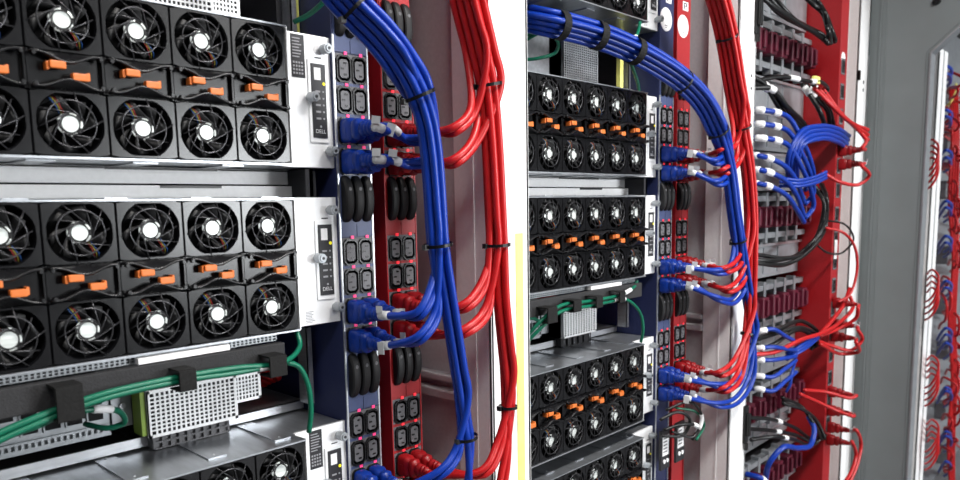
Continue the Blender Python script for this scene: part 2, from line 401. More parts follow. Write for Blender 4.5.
# ------------------------------------------------------------------ rack cabinets
def rack(base, label, side='greycoat'):
    t = thing('server_rack', (base, 0, -ZO), label, 'rack')
    X = base; zb, zt = -ZO, .85
    b = MB(); b.box(X+.357, X+.453, -.055, -.049, zb, zt, bev=.001)
    b.box(X+.357, X+.362, -.055, .022, zb, zt); b.box(X+.448, X+.453, -.055, .02, zb, zt)
    b.box(X+.3555, X+.357, -.022, -.018, zb, zt)
    post = b.build('front_post', M['whitecoat'], t)
    b = MB(); b.box(X+.372, X+.384, .022, .98, zb, zt); b.box(X+.362, X+.384, .018, .024, zb, zt); b.build('side_panel', M[side], t)
    for z in (-.30, -.475, .13-.9, .62):
        b = MB(); b.box(X+.352, X+.372, .024, .9, z, z+.012, bev=.003); b.box(X+.350, X+.372, .024, .9, z-.03, z-.014, bev=.003); b.build('crossbar', M['greycoat'], t)
    bx('unseen_roof', M['greycoat'], t, X-.42, X+.372, .0, .98, zt-.03, zt)  # unseen top, added to keep overhead light out of the gaps
    bx('rear_panel', M['backdark'], t, X-.42, X+.372, .96, .98, zb, zt-.03)  # near-black sheet paints the shade in the depth behind the equipment
    return t, post
r1, post1 = rack(0, 'nearest server rack with wide white front post and yellow strip')
o = bx('warning_strip', M['yellow'], post1, .418, .436, -.0562, -.055, -ZO, -.048); o['label'] = 'yellow strip'
r2, post2 = rack(S, 'middle server rack with white front post and black latches')
def latch(post, X, z):
    b = MB(); b.box(X-.016, X+.004, -.062, -.055, z-.05, z+.05, bev=.002); b.box(X-.012, X+.002, -.070, -.062, z-.03, z+.03, bev=.002); b.box(X-.012, X-.004, -.066, -.058, z-.068, z-.05)
    b.build('latch', M['tie'], post)
latch(post2, S+.452, .45); latch(post2, S+.452, -.58)
b = MB()
for z in (.30, .27, -.2): b.cyl((S+.43, -.055, z), (0, -1, 0), .004, .004, .0006, 10)
b.build('screw_hole', M['tie'], post2)
r3, post3 = rack(2*S, 'far server rack beside the grey bulkhead with white front post', 'whitecoat')
b = MB()
for z in (.375, .350): b.cyl((2*S+.415, -.055, z), (0, -1, 0), .006, .006, .0006, 10)
b.build('screw_hole', M['tie'], post3)
bx('latch', M['tie'], post3, 2*S+.353, 2*S+.362, -.062, -.055, .375, .405)
# left end of the row: outer side of the nearest rack
bx('side_panel', M['greycoat'], r1, -.505, -.493, .0, .98, -ZO, .85)

# ------------------------------------------------------------------ 1U shelf between upper and middle servers, power supplies, bars, switches
for i, X in enumerate((0, S)):
    t = thing('blank_shelf', (X, .11, .0125), 'silver one-unit shelf between the two upper servers of the %s rack' % RN[i], 'shelf', None)
    b = MB(); b.box(X-.43, X+.10, .075, .60, .0128, .0145); b.box(X-.43, X+.10, .075, .079, .0135, .030); b.box(X-.43, X+.10, .084, .088, .0325, .052); b.box(X-.43, X+.10, .084, .60, .050, .0525)
    b.build('tray', M['whitecoat'], t)  # silver tray coated white, its strong light put into the colour
    b = MB(); b.box(X-.10, X-.02, .0735, .075, .0268, .0300); b.box(X-.16, X-.02, .0825, .084, .049, .052); b.build('slot', M['panel'], t)
    bk = thing('slide_bracket', (X+.085, .03, .012), 'steel slide bracket right of the silver shelf in the %s rack' % RN[i], 'bracket')
    b = MB(); b.box(X+.086, X+.092, .03, .55, .0135, .052); b.box(X+.080, X+.092, .03, .033, .0135, .052); b.box(X+.098, X+.103, .04, .5, .0135, .05); b.build('rail', M['backdark'], bk)
def grille(b, x0, x1, z0, z1, y, nx, nz, bar=.38, border=.004, th=.0015):
    b.box(x0, x1, y, y+th, z1-border, z1); b.box(x0, x1, y, y+th, z0, z0+border); b.box(x0, x0+border, y, y+th, z0, z1); b.box(x1-border, x1, y, y+th, z0, z1)
    X0, X1, Z0, Z1 = x0+border, x1-border, z0+border, z1-border
    cw, chh = (X1-X0)/nx, (Z1-Z0)/nz
    for i in range(1, nx): b.box(X0+cw*i-cw*bar/2, X0+cw*i+cw*bar/2, y, y+th, Z0, Z1)
    for j in range(1, nz): b.box(X0, X1, y+.0001, y+th-.0001, Z0+chh*j-chh*bar/2, Z0+chh*j+chh*bar/2)
def supply(X, x0, x1, z0, z1, y, label, second=None, nx=13, nz=7, tab=True, skin='plate'):
    t = thing('power_supply', (X+(x0+x1)/2, y, z0), label, 'power supply')
    b = MB(); b.box(X+x0, X+x1, y+.006, y+.42, z0, z1); b.build('body', M['panel'], t)
    b = MB(); grille(b, X+x0, X+x1, z0, z1, y, nx, nz); b.box(X+x0, X+x0+.0015, y, y+.05, z0, z1); b.box(X+x0, X+x1, y, y+.42, z1, z1+.0015); b.build('grille', M[skin], t)
    if second:
        xa, xb, za, zb = second
        b = MB(); b.box(X+xa, X+xb, y+.018, y+.40, za, zb); b.build('side_module', M['panel'], t)
        b = MB(); grille(b, X+xa, X+xb, za, zb, y+.012, 7, max(5, int((zb-za)/.0065))); b.box(X+xa, X+xb, y+.012, y+.42, zb, zb+.0015); g = b.build('side_grille', M['plate'], t)
    if tab: bx('release_tab', M['olive'], t, X+x0-.007, X+x0-.001, y+.004, y+.03, z0+.004, z1)
    return t
supply(0, -.1255, -.002, -.2920, -.2300, .10, 'perforated silver power supply with green tab in the nearest rack', (-.002, .042, -.274, -.234), 18, 10)
t = thing('outlet_block', (-.065, .108, -.3115), 'low grey module with square sockets under the perforated supply', 'module')
b = MB(); grille(b, -.118, -.012, -.3110, -.2925, .108, 9, 2, .35, .002); b.box(-.118, -.012, .112, .3, -.3110, -.2930); b.build('socket_strip', M['outlet'], t)
supply(S, -.1255, -.002, -.2890, -.2300, .10, 'perforated silver power supply beside red cords in the middle rack', None, 12, 13, False)
b = MB(); grille(b, S-.118, S-.012, -.3110, -.2900, .108, 5, 1, .35, .002); b.box(S-.118, S-.012, .112, .3, -.3110, -.2892)
tag(b.build('outlet_block', M['panel']), 'black module of square sockets under the small supply in the middle rack', 'module')
supply(0, -.1255, -.002, .2320, .360, .10, 'perforated power supply standing on the topmost server of the nearest rack', (-.002, .042, .234, .345), 20, 18, False)
supply(S, -.1220, .0016, .2320, .345, .10, 'perforated grey power supply behind the strapped blue bundle', None, 16, 22, False, 'dimsteel')
b = MB(); b.box(S-.28, S-.17, .10, .5, .2320, .335); tag(b.build('equipment_case', M['shelfsteel']), 'plain steel equipment case left of the supply above the upper middle-rack server', 'case')
b = MB(); b.box(S-.165, S-.128, .13, .5, .2320, .34); tag(b.build('cable_channel', M['panel']), 'black channel between the steel case and the perforated grey supply', 'channel')
for i, X in enumerate((0, S)):
    t = thing('lacing_bar', (X-.2, -.006, -.203), 'textured dark lacing bar under the middle server of the %s rack' % RN[i], 'bar')
    b = MB(); b.box(X-.43, X+.012, -.008, .003, -.2035, -.1735, bev=.0015); b.build('bar', M['barfoam'], t)
    b = MB(); b.box(X-.43, X+.01, .016, .05, -.1732, -.1650); b.build('back_lip', M['panel'], t)
    b = MB(); grille(b, X-.43, X+.01, -.1725, -.1645, .008, 78, 2, .4, .0012); b.build('perforated_strip', M['dimsteel'], t)
    bx('bright_strip', M['white'], t, X-.172, X-.062, -.004, .007, -.1722, -.1655)
# network switch on its shelf
for i, X in enumerate((0, S)):
    t = thing('network_switch', (X-.29, .13, -.285), 'silver network switch with a row of sockets behind green cables in the %s rack' % RN[i], 'switch')
    x1 = -.158
    b = MB(); b.box(X-.43, X+x1, .138, .45, -.286, -.222); b.build('case', M['dimsteel'], t)
    bx('bracket', M['dimsteel'], t, X+x1+.001, X+x1+.026, .134, .137, -.278, -.222)
    b = MB()
    for k in range(11):
        for r in range(2):
            xx = X-.432+k*.0246; zz = -.2365-r*.0195
            b.m(0); b.box(xx, xx+.021, .1355, .138, zz-.0085, zz+.0085); b.m(1); b.box(xx+.0025, xx+.0185, .1335, .1356, zz-.006, zz+.006)
    b.build('sockets', [M['dimsteel'], M['void']], t)
    b = MB(); grille(b, X-.43, X+x1, -.2815, -.2700, .133, 38, 1, .45, .0028); b.build('perforated_strip', M['dimsteel'], t)
    b = MB(); b.cyl((X+x1+.014, .134, -.25), (0, -1, 0), .004, .004, .003, 12); b.build('screw', M['steel'], t)
    t = thing('support_shelf', (X-.15, .126, -.31), 'bright steel shelf lip along the bottom of the equipment gap in the %s rack' % RN[i], 'shelf')
    b = MB(); b.box(X-.43, X+.121, .1265, .130, -.3085, -.2955); b.box(X+.003, X+.121, .1265, .45, -.2970, -.2955); b.build('lip', M['steel'], t)
    bx('gap_shade_strip', M['backdark'], t, X-.43, X-.13, .131, .4, -.3085, -.302)  # dark strip painting the shade in the gap behind the lip
# slide rails against the navy strip
for i, X in enumerate((0, S)):
    for z0, z1, w_ in ((-.294, -.178, 'below the middle server'), (.233, .36, 'above the upper server')):
        b = MB(); b.box(X+.108, X+.1095, .09, .115, z0, z1); b.box(X+.108, X+.117, .09, .092, z0, z1); b.box(X+.112, X+.115, .105, .112, z0, z1)
        tag(b.build('mounting_rail', M['steel']), 'thin vertical mounting rail %s of the %s rack' % (w_, RN[i]), 'rail')

# ------------------------------------------------------------------ cables
def plug_mb(col_m):
    b = MB(); n = 20
    def rr(d, w, h, p=4.0):
        out = []
        for i in range(n):
            a = 2*PI*i/n; c, s_ = math.cos(a), math.sin(a)
            out.append(Vector((w/2*math.copysign(abs(c)**(2/p), c), -d, h/2*math.copysign(abs(s_)**(2/p), s_))))
        return out
    b.smooth = True
    b.loft([rr(0, .0215, .0330), rr(.004, .0225, .0345), rr(.020, .0225, .0345), rr(.025, .0205, .0310), rr(.030, .0160, .0250), rr(.032, .0150, .0235)])
    b.loft([rr(.031, .0185, .0285, 3), rr(.033, .0200, .0300, 3), rr(.041, .0200, .0300, 3), rr(.043, .0175, .0270, 3), rr(.046, .0130, .0200, 3), rr(.050, .0125, .0190, 3)])
    b.smooth = False
    b.box(-.0117, -.0110, -.018, -.010, -.004, .004)
    b.v = [(v[0], v[1]*.80, v[2]) for v in b.v]
    return b
def relief_mb():
    b = MB(); rings = []; n = 14
    prof = [(.048, .0088), (.050, .0092), (.056, .0092), (.058, .0072), (.060, .0072), (.0627, .0086), (.065, .0084), (.066, .0064), (.068, .0064), (.069, .0076), (.073, .0074), (.074, .0060), (.080, .0056)]
    for d, r in prof: rings.append([Vector((r*.85*math.cos(2*PI*i/n), -d, r*1.15*math.sin(2*PI*i/n))) for i in range(n)])
    b.smooth = True; b.loft(rings); b.smooth = False; b.v = [(v[0], v[1]*.80, v[2]) for v in b.v]; return b
PLUGS = {}
def tube_obj(name, pts, r, m, parent=None, k=10): return MB().tube(pts, r, k).build(name, m, parent)
def band(pts, i0, i1, r):                                        # label sleeve along a cord, with a flag
    i0 = max(0, i0); i1 = min(len(pts)-1, i1); return MB().tube(pts[i0:i1+1], r, 12)
def power_cable(x, yf, z, path, color, label, group=None, r=.0050, flag=True, name='power_cable', tagat=None):
    t = thing(name, (x, yf, z), label, 'cable', group)
    cm, pm = (M['blue'], M['blueplug']) if color == 'blue' else (M['red'], M['redplug'])
    if color not in PLUGS:
        PLUGS[color] = (plug_mb(pm).build('plug', pm, t, local=True), relief_mb().build('strain_relief', pm, t, local=True))
    else:
        for o in PLUGS[color]:
            c = o.copy(); COL.objects.link(c); c.parent = t
    pts = spline([Vector((x, yf-.058, z)), Vector((x, yf-.070, z))] + [Vector(p) for p in path])
    tube_obj('cord', pts, r, cm, t)
    if flag:
        i = tagat if tagat is not None else 2
        b = band(pts, i, i+3, r*1.22)
        p = pts[min(i+1, len(pts)-1)]; d = (pts[min(i+2, len(pts)-1)]-pts[i]).normalized(); up = Vector((0, 0, 1)) - d*d.z; up.normalize()
        nrm = d.cross(up); w = d*.006
        q = [p-w+up*.004, p+w+up*.004, p+w+up*.014, p-w+up*.014] if random.random() < .6 else [p-w-up*.011, p+w-up*.011, p+w+up*.006, p-w+up*.006]
        off = nrm*(-r*1.35 if nrm.y > 0 else r*1.35)
        b.loft([[a+off for a in q], [a+off*1.1 for a in q]])
        b.build('label_tag', M['tagwhite'], t)
    return t
def strand(center, off, frm=None, to=None):
    """a strand of a bundle: centre path of world points with a fixed lateral/depth offset"""
    C = spline(center, .012); out = []
    for i, p in enumerate(C):
        t = (C[min(i+1, len(C)-1)]-C[max(0, i-1)]).normalized()
        view = (p-CAM).normalized(); lat = t.cross(view).normalized(); dep = lat.cross(t).normalized()
        tw = i*.012
        a, d = off; ca, sa = math.cos(tw), math.sin(tw)
        out.append(p + lat*(a*ca-d*sa) + dep*(a*sa+d*ca))
    return out[::3] + ([out[-1]] if (len(out)-1) % 3 else [])
def hexpack(n, r):
    pts = [(i*2*r+(j % 2)*r, j*r*1.732) for i in range(-4, 5) for j in range(-4, 5)]
    pts.sort(key=lambda p: math.hypot(p[0]-.2*r, p[1]-.1*r)); return pts[:n]
def px(lst): return [at(u, v, y=y) for u, v, y in lst]
def nearest_cut(path, p):
    return min(range(len(path)), key=lambda i: (path[i]-p).length)
def tie(path_pt, dirn, R, label, name='cable_tie', m=None, w=.0045, th=.0012, cat='cable tie', squash=1.0, head=True):
    t = Vector(dirn).normalized(); view = (path_pt-CAM).normalized(); lat = t.cross(view).normalized(); dep = lat.cross(t).normalized()
    b = MB(); n = 28; rings = []
    for i in range(n+1):
        a = 2*PI*i/n; d = lat*math.cos(a)+dep*math.sin(a)*squash
        rings.append([path_pt+d*R-t*w/2, path_pt+d*R+t*w/2, path_pt+d*(R+th)+t*w/2, path_pt+d*(R+th)-t*w/2])
    b.smooth = False; b.loft(rings, False)
    if head:
        a = 3.8; c = path_pt+(lat*math.cos(a)+dep*math.sin(a)*squash)*(R+th+.001); bm = bmesh.new(); bmesh.ops.create_cube(bm, size=.007)
        for v in bm.verts: v.co += c
        b.addbm(bm)
    return tag(b.build(name, m or M['tie']), label, cat, 'straps on the blue bundle' if cat == 'strap' else 'zip ties on the bundles')

def circuit(base, X, yf, color, joins, center, offs, r, rackname, ysign=None, taps=None):
    """cords of one colour of one rack: joins = list of (row z, via pixel points, joining point pixel) in row order"""
    pass
RW = {.1053: 'top', .0627: 'second', -.1502: 'third', -.1928: 'fourth', -.4057: 'fifth', -.4483: 'sixth'}
def run(base, cols, yf, color, center, rows, rackname, r=.0052, tagat=1):
    n = len(rows)*2; offs = hexpack(n, r*1.03); k = 0
    cw = px(center); offs = offs[::-1]
    for z, via, join in rows:
        for c, x in enumerate(cols):
            st = strand(cw, offs[k]); jp = at(*join[:2], y=join[2])
            i = nearest_cut(st, jp)
            up = st[:i][::-1] if i > 0 else []
            vv = [at(u+c*4, v+c*4, y=y) for u, v, y in via]
            lab = '%s cord plugged into %s row, %s outlet, %s strip, %s rack' % (color, RW[z], ('left', 'right')[c], 'navy' if color == 'blue' else 'red', rackname)
            power_cable(base+x, yf-.002, z, vv+up, color, lab, '%s cords bundled in the %s rack' % (color, rackname), r=r, tagat=tagat, flag=not (color == 'red' and rackname == 'nearest'))
            k += 1
    return cw
# nearest rack, blue
c1 = [(180, -120, .34), (215, -112, .16), (258, -92, .02), (304, -52, -.05), (326, -24, -.07), (354, 8, -.085), (388, 44, -.10), (411, 80, -.11), (424, 112, -.115), (431, 150, -.115), (435, 200, -.115), (438, 245, -.115), (446, 300, -.115), (457, 370, -.115), (466, 430, -.115), (471, 480, -.115), (473, 540, -.115)]
run(0, (.1428, .1692), .022, 'blue', c1, [
    (.1053, [(406, 138, -.050), (426, 134, -.082)], (423, 92, -.115)), (.0627, [(406, 162, -.050), (428, 156, -.082)], (429, 108, -.115)),
    (-.1502, [(417, 312, -.105), (430, 288, -.11)], (437, 250, -.115)), (-.1928, [(418, 336, -.105), (434, 312, -.11)], (440, 270, -.115)),
    (-.4057, [(440, 470, -.105), (455, 450, -.11)], (462, 420, -.115)), (-.4483, [(445, 520, -.105), (462, 500, -.11)], (467, 465, -.115))], 'nearest')
# nearest rack, red
c2 = [(446, -330, -.09), (446, -180, -.10), (458, -45, -.11), (468, 0, -.11), (478, 42, -.11), (487, 85, -.11), (492, 140, -.11), (495, 200, -.11), (497, 245, -.11), (499, 300, -.11), (504, 350, -.11), (508, 400, -.11), (506, 440, -.11), (498, 480, -.11), (492, 520, -.11)]
run(0, (.2313, .2577), .028, 'red', c2, [
    (.1053, [(452, 128, -.105), (470, 110, -.108)], (484, 80, -.11)), (.0627, [(452, 160, -.105), (472, 140, -.108)], (488, 100, -.11)),
    (-.1502, [(462, 305, -.105), (480, 285, -.108)], (496, 240, -.11)), (-.1928, [(462, 330, -.105), (484, 310, -.108)], (498, 262, -.11)),
    (-.4057, [(482, 470, -.105), (498, 440, -.108)], (506, 400, -.11)), (-.4483, [(488, 515, -.105), (502, 470, -.108)], (507, 425, -.11))], 'nearest', r=.0056)
# middle rack, blue
c3 = [(505, 20, .30), (524, 18, .06), (545, 22, .0), (580, 30, -.02), (615, 42, -.04), (650, 59, -.06), (683, 81, -.08), (704, 103, -.09), (718, 131, -.095), (729, 170, -.095), (734, 210, -.095), (739, 245, -.095), (747, 295, -.095), (753, 335, -.095), (751, 360, -.095), (745, 385, -.095)]
run(S, (.1428, .1692), .022, 'blue', c3, [
    (.1053, [(712, 160, -.09), (722, 154, -.092)], (722, 140, -.095)), (.0627, [(714, 181, -.09), (727, 172, -.092)], (729, 155, -.095)),
    (-.1502, [(716, 270, -.09), (731, 262, -.092)], (741, 235, -.095)), (-.1928, [(714, 296, -.09), (732, 298, -.092), (742, 280, -.094)], (745, 250, -.095)),
    (-.4057, [(718, 384, -.09), (738, 376, -.092)], (752, 345, -.095)), (-.4483, [(716, 403, -.09), (738, 395, -.092), (750, 372, -.094)], (754, 340, -.095))], 'middle', r=.0054)
# middle rack, red
c4 = [(690, -300, -.08), (692, -150, -.09), (704, -40, -.10), (718, 0, -.10), (727, 37, -.10), (734, 80, -.10), (741, 123, -.10), (748, 170, -.10), (751, 215, -.10), (751, 250, -.10), (750, 290, -.10), (748, 330, -.10), (742, 355, -.10)]
run(S, (.2313, .2577), .028, 'red', c4, [
    (.1053, [(720, 150, -.095), (733, 138, -.098)], (742, 115, -.10)), (.0627, [(722, 170, -.095), (737, 155, -.098)], (745, 130, -.10)),
    (-.1502, [(722, 268, -.095), (738, 258, -.098)], (751, 225, -.10)), (-.1928, [(724, 288, -.095), (741, 275, -.098)], (752, 245, -.10)),
    (-.4057, [(718, 372, -.095), (735, 358, -.098)], (748, 325, -.10)), (-.4483, [(722, 388, -.095), (738, 372, -.098)], (746, 338, -.10))], 'middle', r=.0054)
# bundle ties
def tie_on(center, u, v, y, R, label, **k):
    cw = spline(px(center), .01); p = at(u, v, y=y); i = nearest_cut(cw, p); i = max(1, min(len(cw)-2, i))
    return tie(cw[i], cw[i+1]-cw[i-1], R, label, **k)
tie_on(c1, 350, 8, -.085, .0235, 'black zip tie on the blue bundle at the top edge of the nearest rack')
tie_on(c1, 418, 98, -.112, .0225, 'black zip tie on the blue bundle just above the nearest upper blue plugs')
tie_on(c1, 437, 245, -.115, .0195, 'black zip tie on the blue bundle level with the nearest middle server')
tie_on(c1, 464, 438, -.115, .0150, 'black zip tie on the blue bundle near the bottom of the photo')
tie_on(c2, 486, 82, -.11, .0215, 'black zip tie on the red bundle near the top in front of the white post')
tie_on(c2, 497, 243, -.11, .0190, 'black zip tie on the red bundle halfway down the white post')
tie_on(c2, 508, 407, -.11, .0135, 'black zip tie on the red bundle low on the yellow striped post')
for k, (u, v, y) in enumerate(((559, 25, -.008), (598, 36, -.03), (634, 50, -.05))):
    tie_on(c3, u, v, y, .0240, 'black velcro strap around the blue bundle of the middle rack, %s from left' % ('first', 'second', 'third')[k], name='velcro_strap', m=M['velcro'], w=.016, th=.0020, cat='strap', head=False)
tie_on(c3, 683, 81, -.08, .0230, 'black zip tie on the blue bundle in front of the red sticker strip')
tie_on(c3, 718, 131, -.095, .0225, 'black zip tie on the blue bundle beside the middle rack upper plugs')
tie_on(c3, 738, 241, -.095, .0185, 'black zip tie on the blue bundle halfway down the middle rack')
tie_on(c3, 753, 345, -.095, .0120, 'black zip tie on the blue bundle above the middle rack lowest plugs')
tie_on(c4, 726, 37, -.10, .0225, 'black zip tie on the red bundle near the top of the middle rack')
tie_on(c4, 744, 125, -.10, .0210, 'black zip tie on the red bundle above the middle rack elbow')
tie_on(c4, 748, 333, -.10, .0130, 'black zip tie on the red bundle low in the middle rack')

# green data cables
def cable(path, m, label, r=.0034, name='data_cable', cat='cable', group=None, boots=()):
    pts = spline(path); t = thing(name, pts[0], label, cat, group)
    tube_obj('cord', pts, r, m, t)
    for i0, i1 in boots:
        n = len(pts); band(pts, int(n*i0), max(int(n*i0)+2, int(n*i1)), r*1.35).build('boot', M['white'], t)
    return t
G = M['green']
cable(px([(-60, 462, -.02), (-20, 442, -.022), (20, 424, -.024), (66, 406, -.022), (110, 392, -.022), (180, 377, -.022), (235, 368, -.022), (284, 362, -.02), (300, 345, .0), (296, 330, .012)]), G, 'upper green cable lying along the dark bar of the nearest rack')
cable(px([(-60, 470, -.02), (-20, 450, -.022), (20, 431, -.024), (66, 412, -.022), (110, 397, -.022), (180, 381, -.022), (235, 373, -.022), (272, 366, -.02)]), G, 'second green cable with a white end boot along the dark bar of the nearest rack', boots=((.93, .99),))
cable(px([(-60, 478, .0), (0, 440, .02), (40, 425, .05), (62, 415, .02), (98, 409, .02), (120, 412, .04), (124, 423, .06), (108, 428, .07), (85, 424, .10)]), G, 'green cable looping back into the switch of the nearest rack', boots=((.60, .68),))
cable(px([(284, 362, -.012), (298, 366, -.012), (308, 385, -.012), (311, 410, -.010), (309, 432, -.004)]), G, 'green cable dropping onto the lowest server of the nearest rack', r=.0036)
cable(px([(345, -30, -.02), (325, 0, .0), (308, 15, .03), (294, 22, .05)]), G, 'green cable arching down beside the yellow strip of the nearest rack')
cable(px([(505, 360, .05), (528, 335, .0), (542, 320, -.02), (560, 306, -.022), (590, 301, -.022), (620, 295, -.022), (634, 287, -.008), (637, 281, .012)]), G, 'upper green cable along the dark bar of the middle rack', boots=((.78, .84),))
cable(px([(505, 366, .05), (528, 341, .0), (543, 326, -.02), (560, 312, -.022), (590, 306, -.022), (617, 300, -.02)]), G, 'lower green cable along the dark bar of the middle rack', boots=((.95, .99),))
cable(px([(620, 297, -.015), (632, 303, -.015), (641, 315, -.014), (643, 330, -.012), (641, 342, -.004)]), G, 'green cable with white boot dropping onto the lower server of the middle rack', boots=((.02, .14),))
cable(px([(505, 345, .05), (528, 318, .06), (545, 322, .06), (552, 312, .05)]), G, 'short green cable behind the bar at the left of the middle rack')
cable(px([(522, 42, .10), (545, 32, .05), (558, 42, .04), (556, 52, .05), (540, 58, .07), (522, 60, .10)]), G, 'green cable looping beneath the strapped blue bundle')
cable(px([(520, 38, .10), (545, 29, .05), (570, 36, .02), (600, 46, .02)]), G, 'green cable emerging under the first velcro strap')
cable(px([(629, 58, -.01), (634, 72, .01), (638, 84, .03), (639, 92, .045)]), G, 'green cable hanging from the third velcro strap')
cable(px([(640, 22, -.004), (638, 32, -.01), (632, 42, -.02)]), G, 'short green cable hanging from the server at the top of the middle rack', boots=((.60, .99),))
# velcro straps on the lacing bars
def velcro(u, v, w, h, y, label):
    p = at(u, v, y=y); b = MB(); b.box(p.x-w/2, p.x+w/2, y-.014, y-.011, p.z-h*.55, p.z+h*.45, bev=.001); b.box(p.x-w/2, p.x+w/2, y-.012, -.0085, p.z+h*.40, p.z+h*.48); b.box(p.x-w/2, p.x+w/2, y-.012, -.0085, p.z-h*.55, p.z-h*.48)
    tag(b.build('velcro_strap', M['velcro']), label, 'strap', 'velcro straps on the dark bars')
velcro(66, 400, .026, .036, -.022, 'black velcro strap holding green cables left on the nearest dark bar')
velcro(183, 378, .020, .024, -.022, 'black velcro strap holding green cables in the middle of the nearest dark bar')
velcro(273, 364, .024, .026, -.022, 'black velcro strap at the right end of the nearest dark bar')
velcro(547, 314, .028, .028, -.022, 'black velcro strap left on the dark bar of the middle rack')
velcro(572, 305, .024, .022, -.022, 'black velcro strap mid-way on the dark bar of the middle rack')
velcro(594, 301, .022, .022, -.022, 'black velcro strap right on the dark bar of the middle rack')
velcro(617, 296, .020, .022, -.022, 'black velcro strap at the far right end of the middle rack bar')
# red cords behind the supplies
for k in range(4):
    cable([Vector((.02+k*.006, .40, -.232)), Vector((.045, .24, -.230-k*.004)), Vector((.075, .185+.012*k, -.242-k*.009)), Vector((.102, .165+.014*k, -.262-k*.006)), Vector((.106, .30, -.28))], M['red'], 'red cord behind the perforated supply of the nearest rack', r=.0052, name='power_cable', group='red cords behind the nearest supply')
for k in range(4):
    cable([Vector((S+.004, .40, -.225)), Vector((S+.02, .24, -.225-k*.008)), Vector((S+.055, .17+.01*k, -.232-k*.012)), Vector((S+.075, .165+.012*k, -.246-k*.010)), Vector((S+.05, .19, -.262-k*.009)), Vector((S+.01, .26, -.266-k*.009))], M['red'], 'red cord looping beside the small supply of the middle rack', r=.0052, name='power_cable', group='red cords beside the middle supply')
for k in range(3):
    cable([Vector((S+.012, .5, .24+.022*k)), Vector((S+.03, .20, .246+.022*k)), Vector((S+.075, .19, .244+.024*k)), Vector((S+.10, .35, .244+.02*k))], M['red'], 'red cord right of the supply above the upper middle-rack server', r=.005, name='power_cable', group='red cords right of the upper supply')
# yellow / black straps by the upper supplies
for X, i in ((0, 0), (S, 1)):
    b = MB(); b.box(X+.0985, X+.1080, .112, .40, .2300, .39); tag(b.build('ribbed_duct', M['backdark']), 'black duct between two yellow strips above the upper server of the %s rack' % RN[i], 'duct')
    if i == 0:
        b = MB(); b.box(X+.1120, X+.1245, .095, .105, .2310, .39); tag(b.build('yellow_strip', M['yellow']), 'yellow strip standing beside the navy power strip of the nearest rack', 'strip')
    else:
        for xx, w_ in ((.081, 'left'), (.111, 'right')):
            b = MB(); b.box(X+xx, X+xx+.013, .095, .105, .2310, .39); tag(b.build('yellow_strip', M['yellow']), '%s yellow strip above the upper server of the middle rack' % w_, 'strip')
# lower middle rack clutter under the lowest plugs: adapters, cords, labels
p = at(668, 430, y=-.012)
for k, (u, v, lab) in enumerate(((664, 444, 'white paper label on the lower navy strip of the middle rack'), (679, 436, 'white paper label on the lower red strip of the middle rack'))):
    y = -.004 if k == 0 else -.021
    q = at(u, v, y=y); t = thing('breaker_box', (q.x, y, q.z-.03), lab.replace('white paper label', 'dark meter box with white paper label'), 'meter box')
    b = MB(); b.box(q.x-.020, q.x+.020, y-.004, y+.002, q.z-.06, q.z+.035, bev=.001); b.build('case', M['panel'], t)
    b = MB(); b.box(q.x-.014, q.x+.014, y-.0048, y-.004, q.z-.026, q.z+.022); lb = b.build('label', M['white'], t)
    b = MB()
    for j in range(5): b.box(q.x-.011, q.x+.006, y-.0052, y-.0048, q.z+.014-j*.008, q.z+.0165-j*.008)
    b.build('label_print', M['darkink'], lb)
    b = MB(); b.cyl((q.x-.006, y-.004, q.z-.04), (0, -1, 0), .005, .005, .002, 12); b.cyl((q.x+.008, y-.004, q.z-.04), (0, -1, 0), .005, .005, .002, 12); b.build('button', M['white'], t)
K = M['blackcable']
cable(px([(666, 410, -.02), (690, 402, -.05), (702, 418, -.06), (694, 436, -.05), (672, 432, -.03)]), K, 'black cord curling under the lowest blue plugs of the middle rack', boots=((.45, .62),))
cable(px([(660, 420, -.02), (678, 412, -.04), (690, 420, -.05), (684, 434, -.04), (662, 436, -.02)]), K, 'black cord coiled in front of the lower middle-rack strips', r=.004)
cable(px([(664, 430, -.02), (684, 424, -.045), (698, 428, -.05), (692, 440, -.04)]), K, 'black cord ending in a white tag below the lowest plugs', r=.004, boots=((.55, .85),))
cable(px([(676, 408, -.03), (696, 412, -.05), (704, 426, -.05), (696, 440, -.05)]), G, 'green cord around the black cords under the lowest middle-rack plugs', r=.003)

# ------------------------------------------------------------------ far rack
T = 2*S
power = thing('power_strip', (T+.17, -.055, -ZO), 'tall red power strip of the far rack with plugged red cords', 'power strip')
b = MB(); b.box(T+.180, T+.246, -.055, .20, -ZO, .82, bev=.001); b.build('housing', M['redcoat'], power)
zz = .40
while zz > -.75:
    b = MB(); b.box(T+.193, T+.225, -.057, -.055, zz-.024, zz+.024, bev=.001); b.m(1); b.box(T+.196, T+.207, -.058, -.057, zz-.018, zz+.018); b.box(T+.211, T+.222, -.058, -.057, zz-.018, zz+.018)
    b.build('outlet', [M['outlet'], M['black']], power); zz -= .075
b = MB(); b.cyl((T+.209, -.055, .425), (0, -1, 0), .018, .018, .0006, 24); b.build('round_sticker', M['white'], power)
bx('label', M['white'], power, T+.195, T+.219, -.0586, -.0575, -.19, -.13)
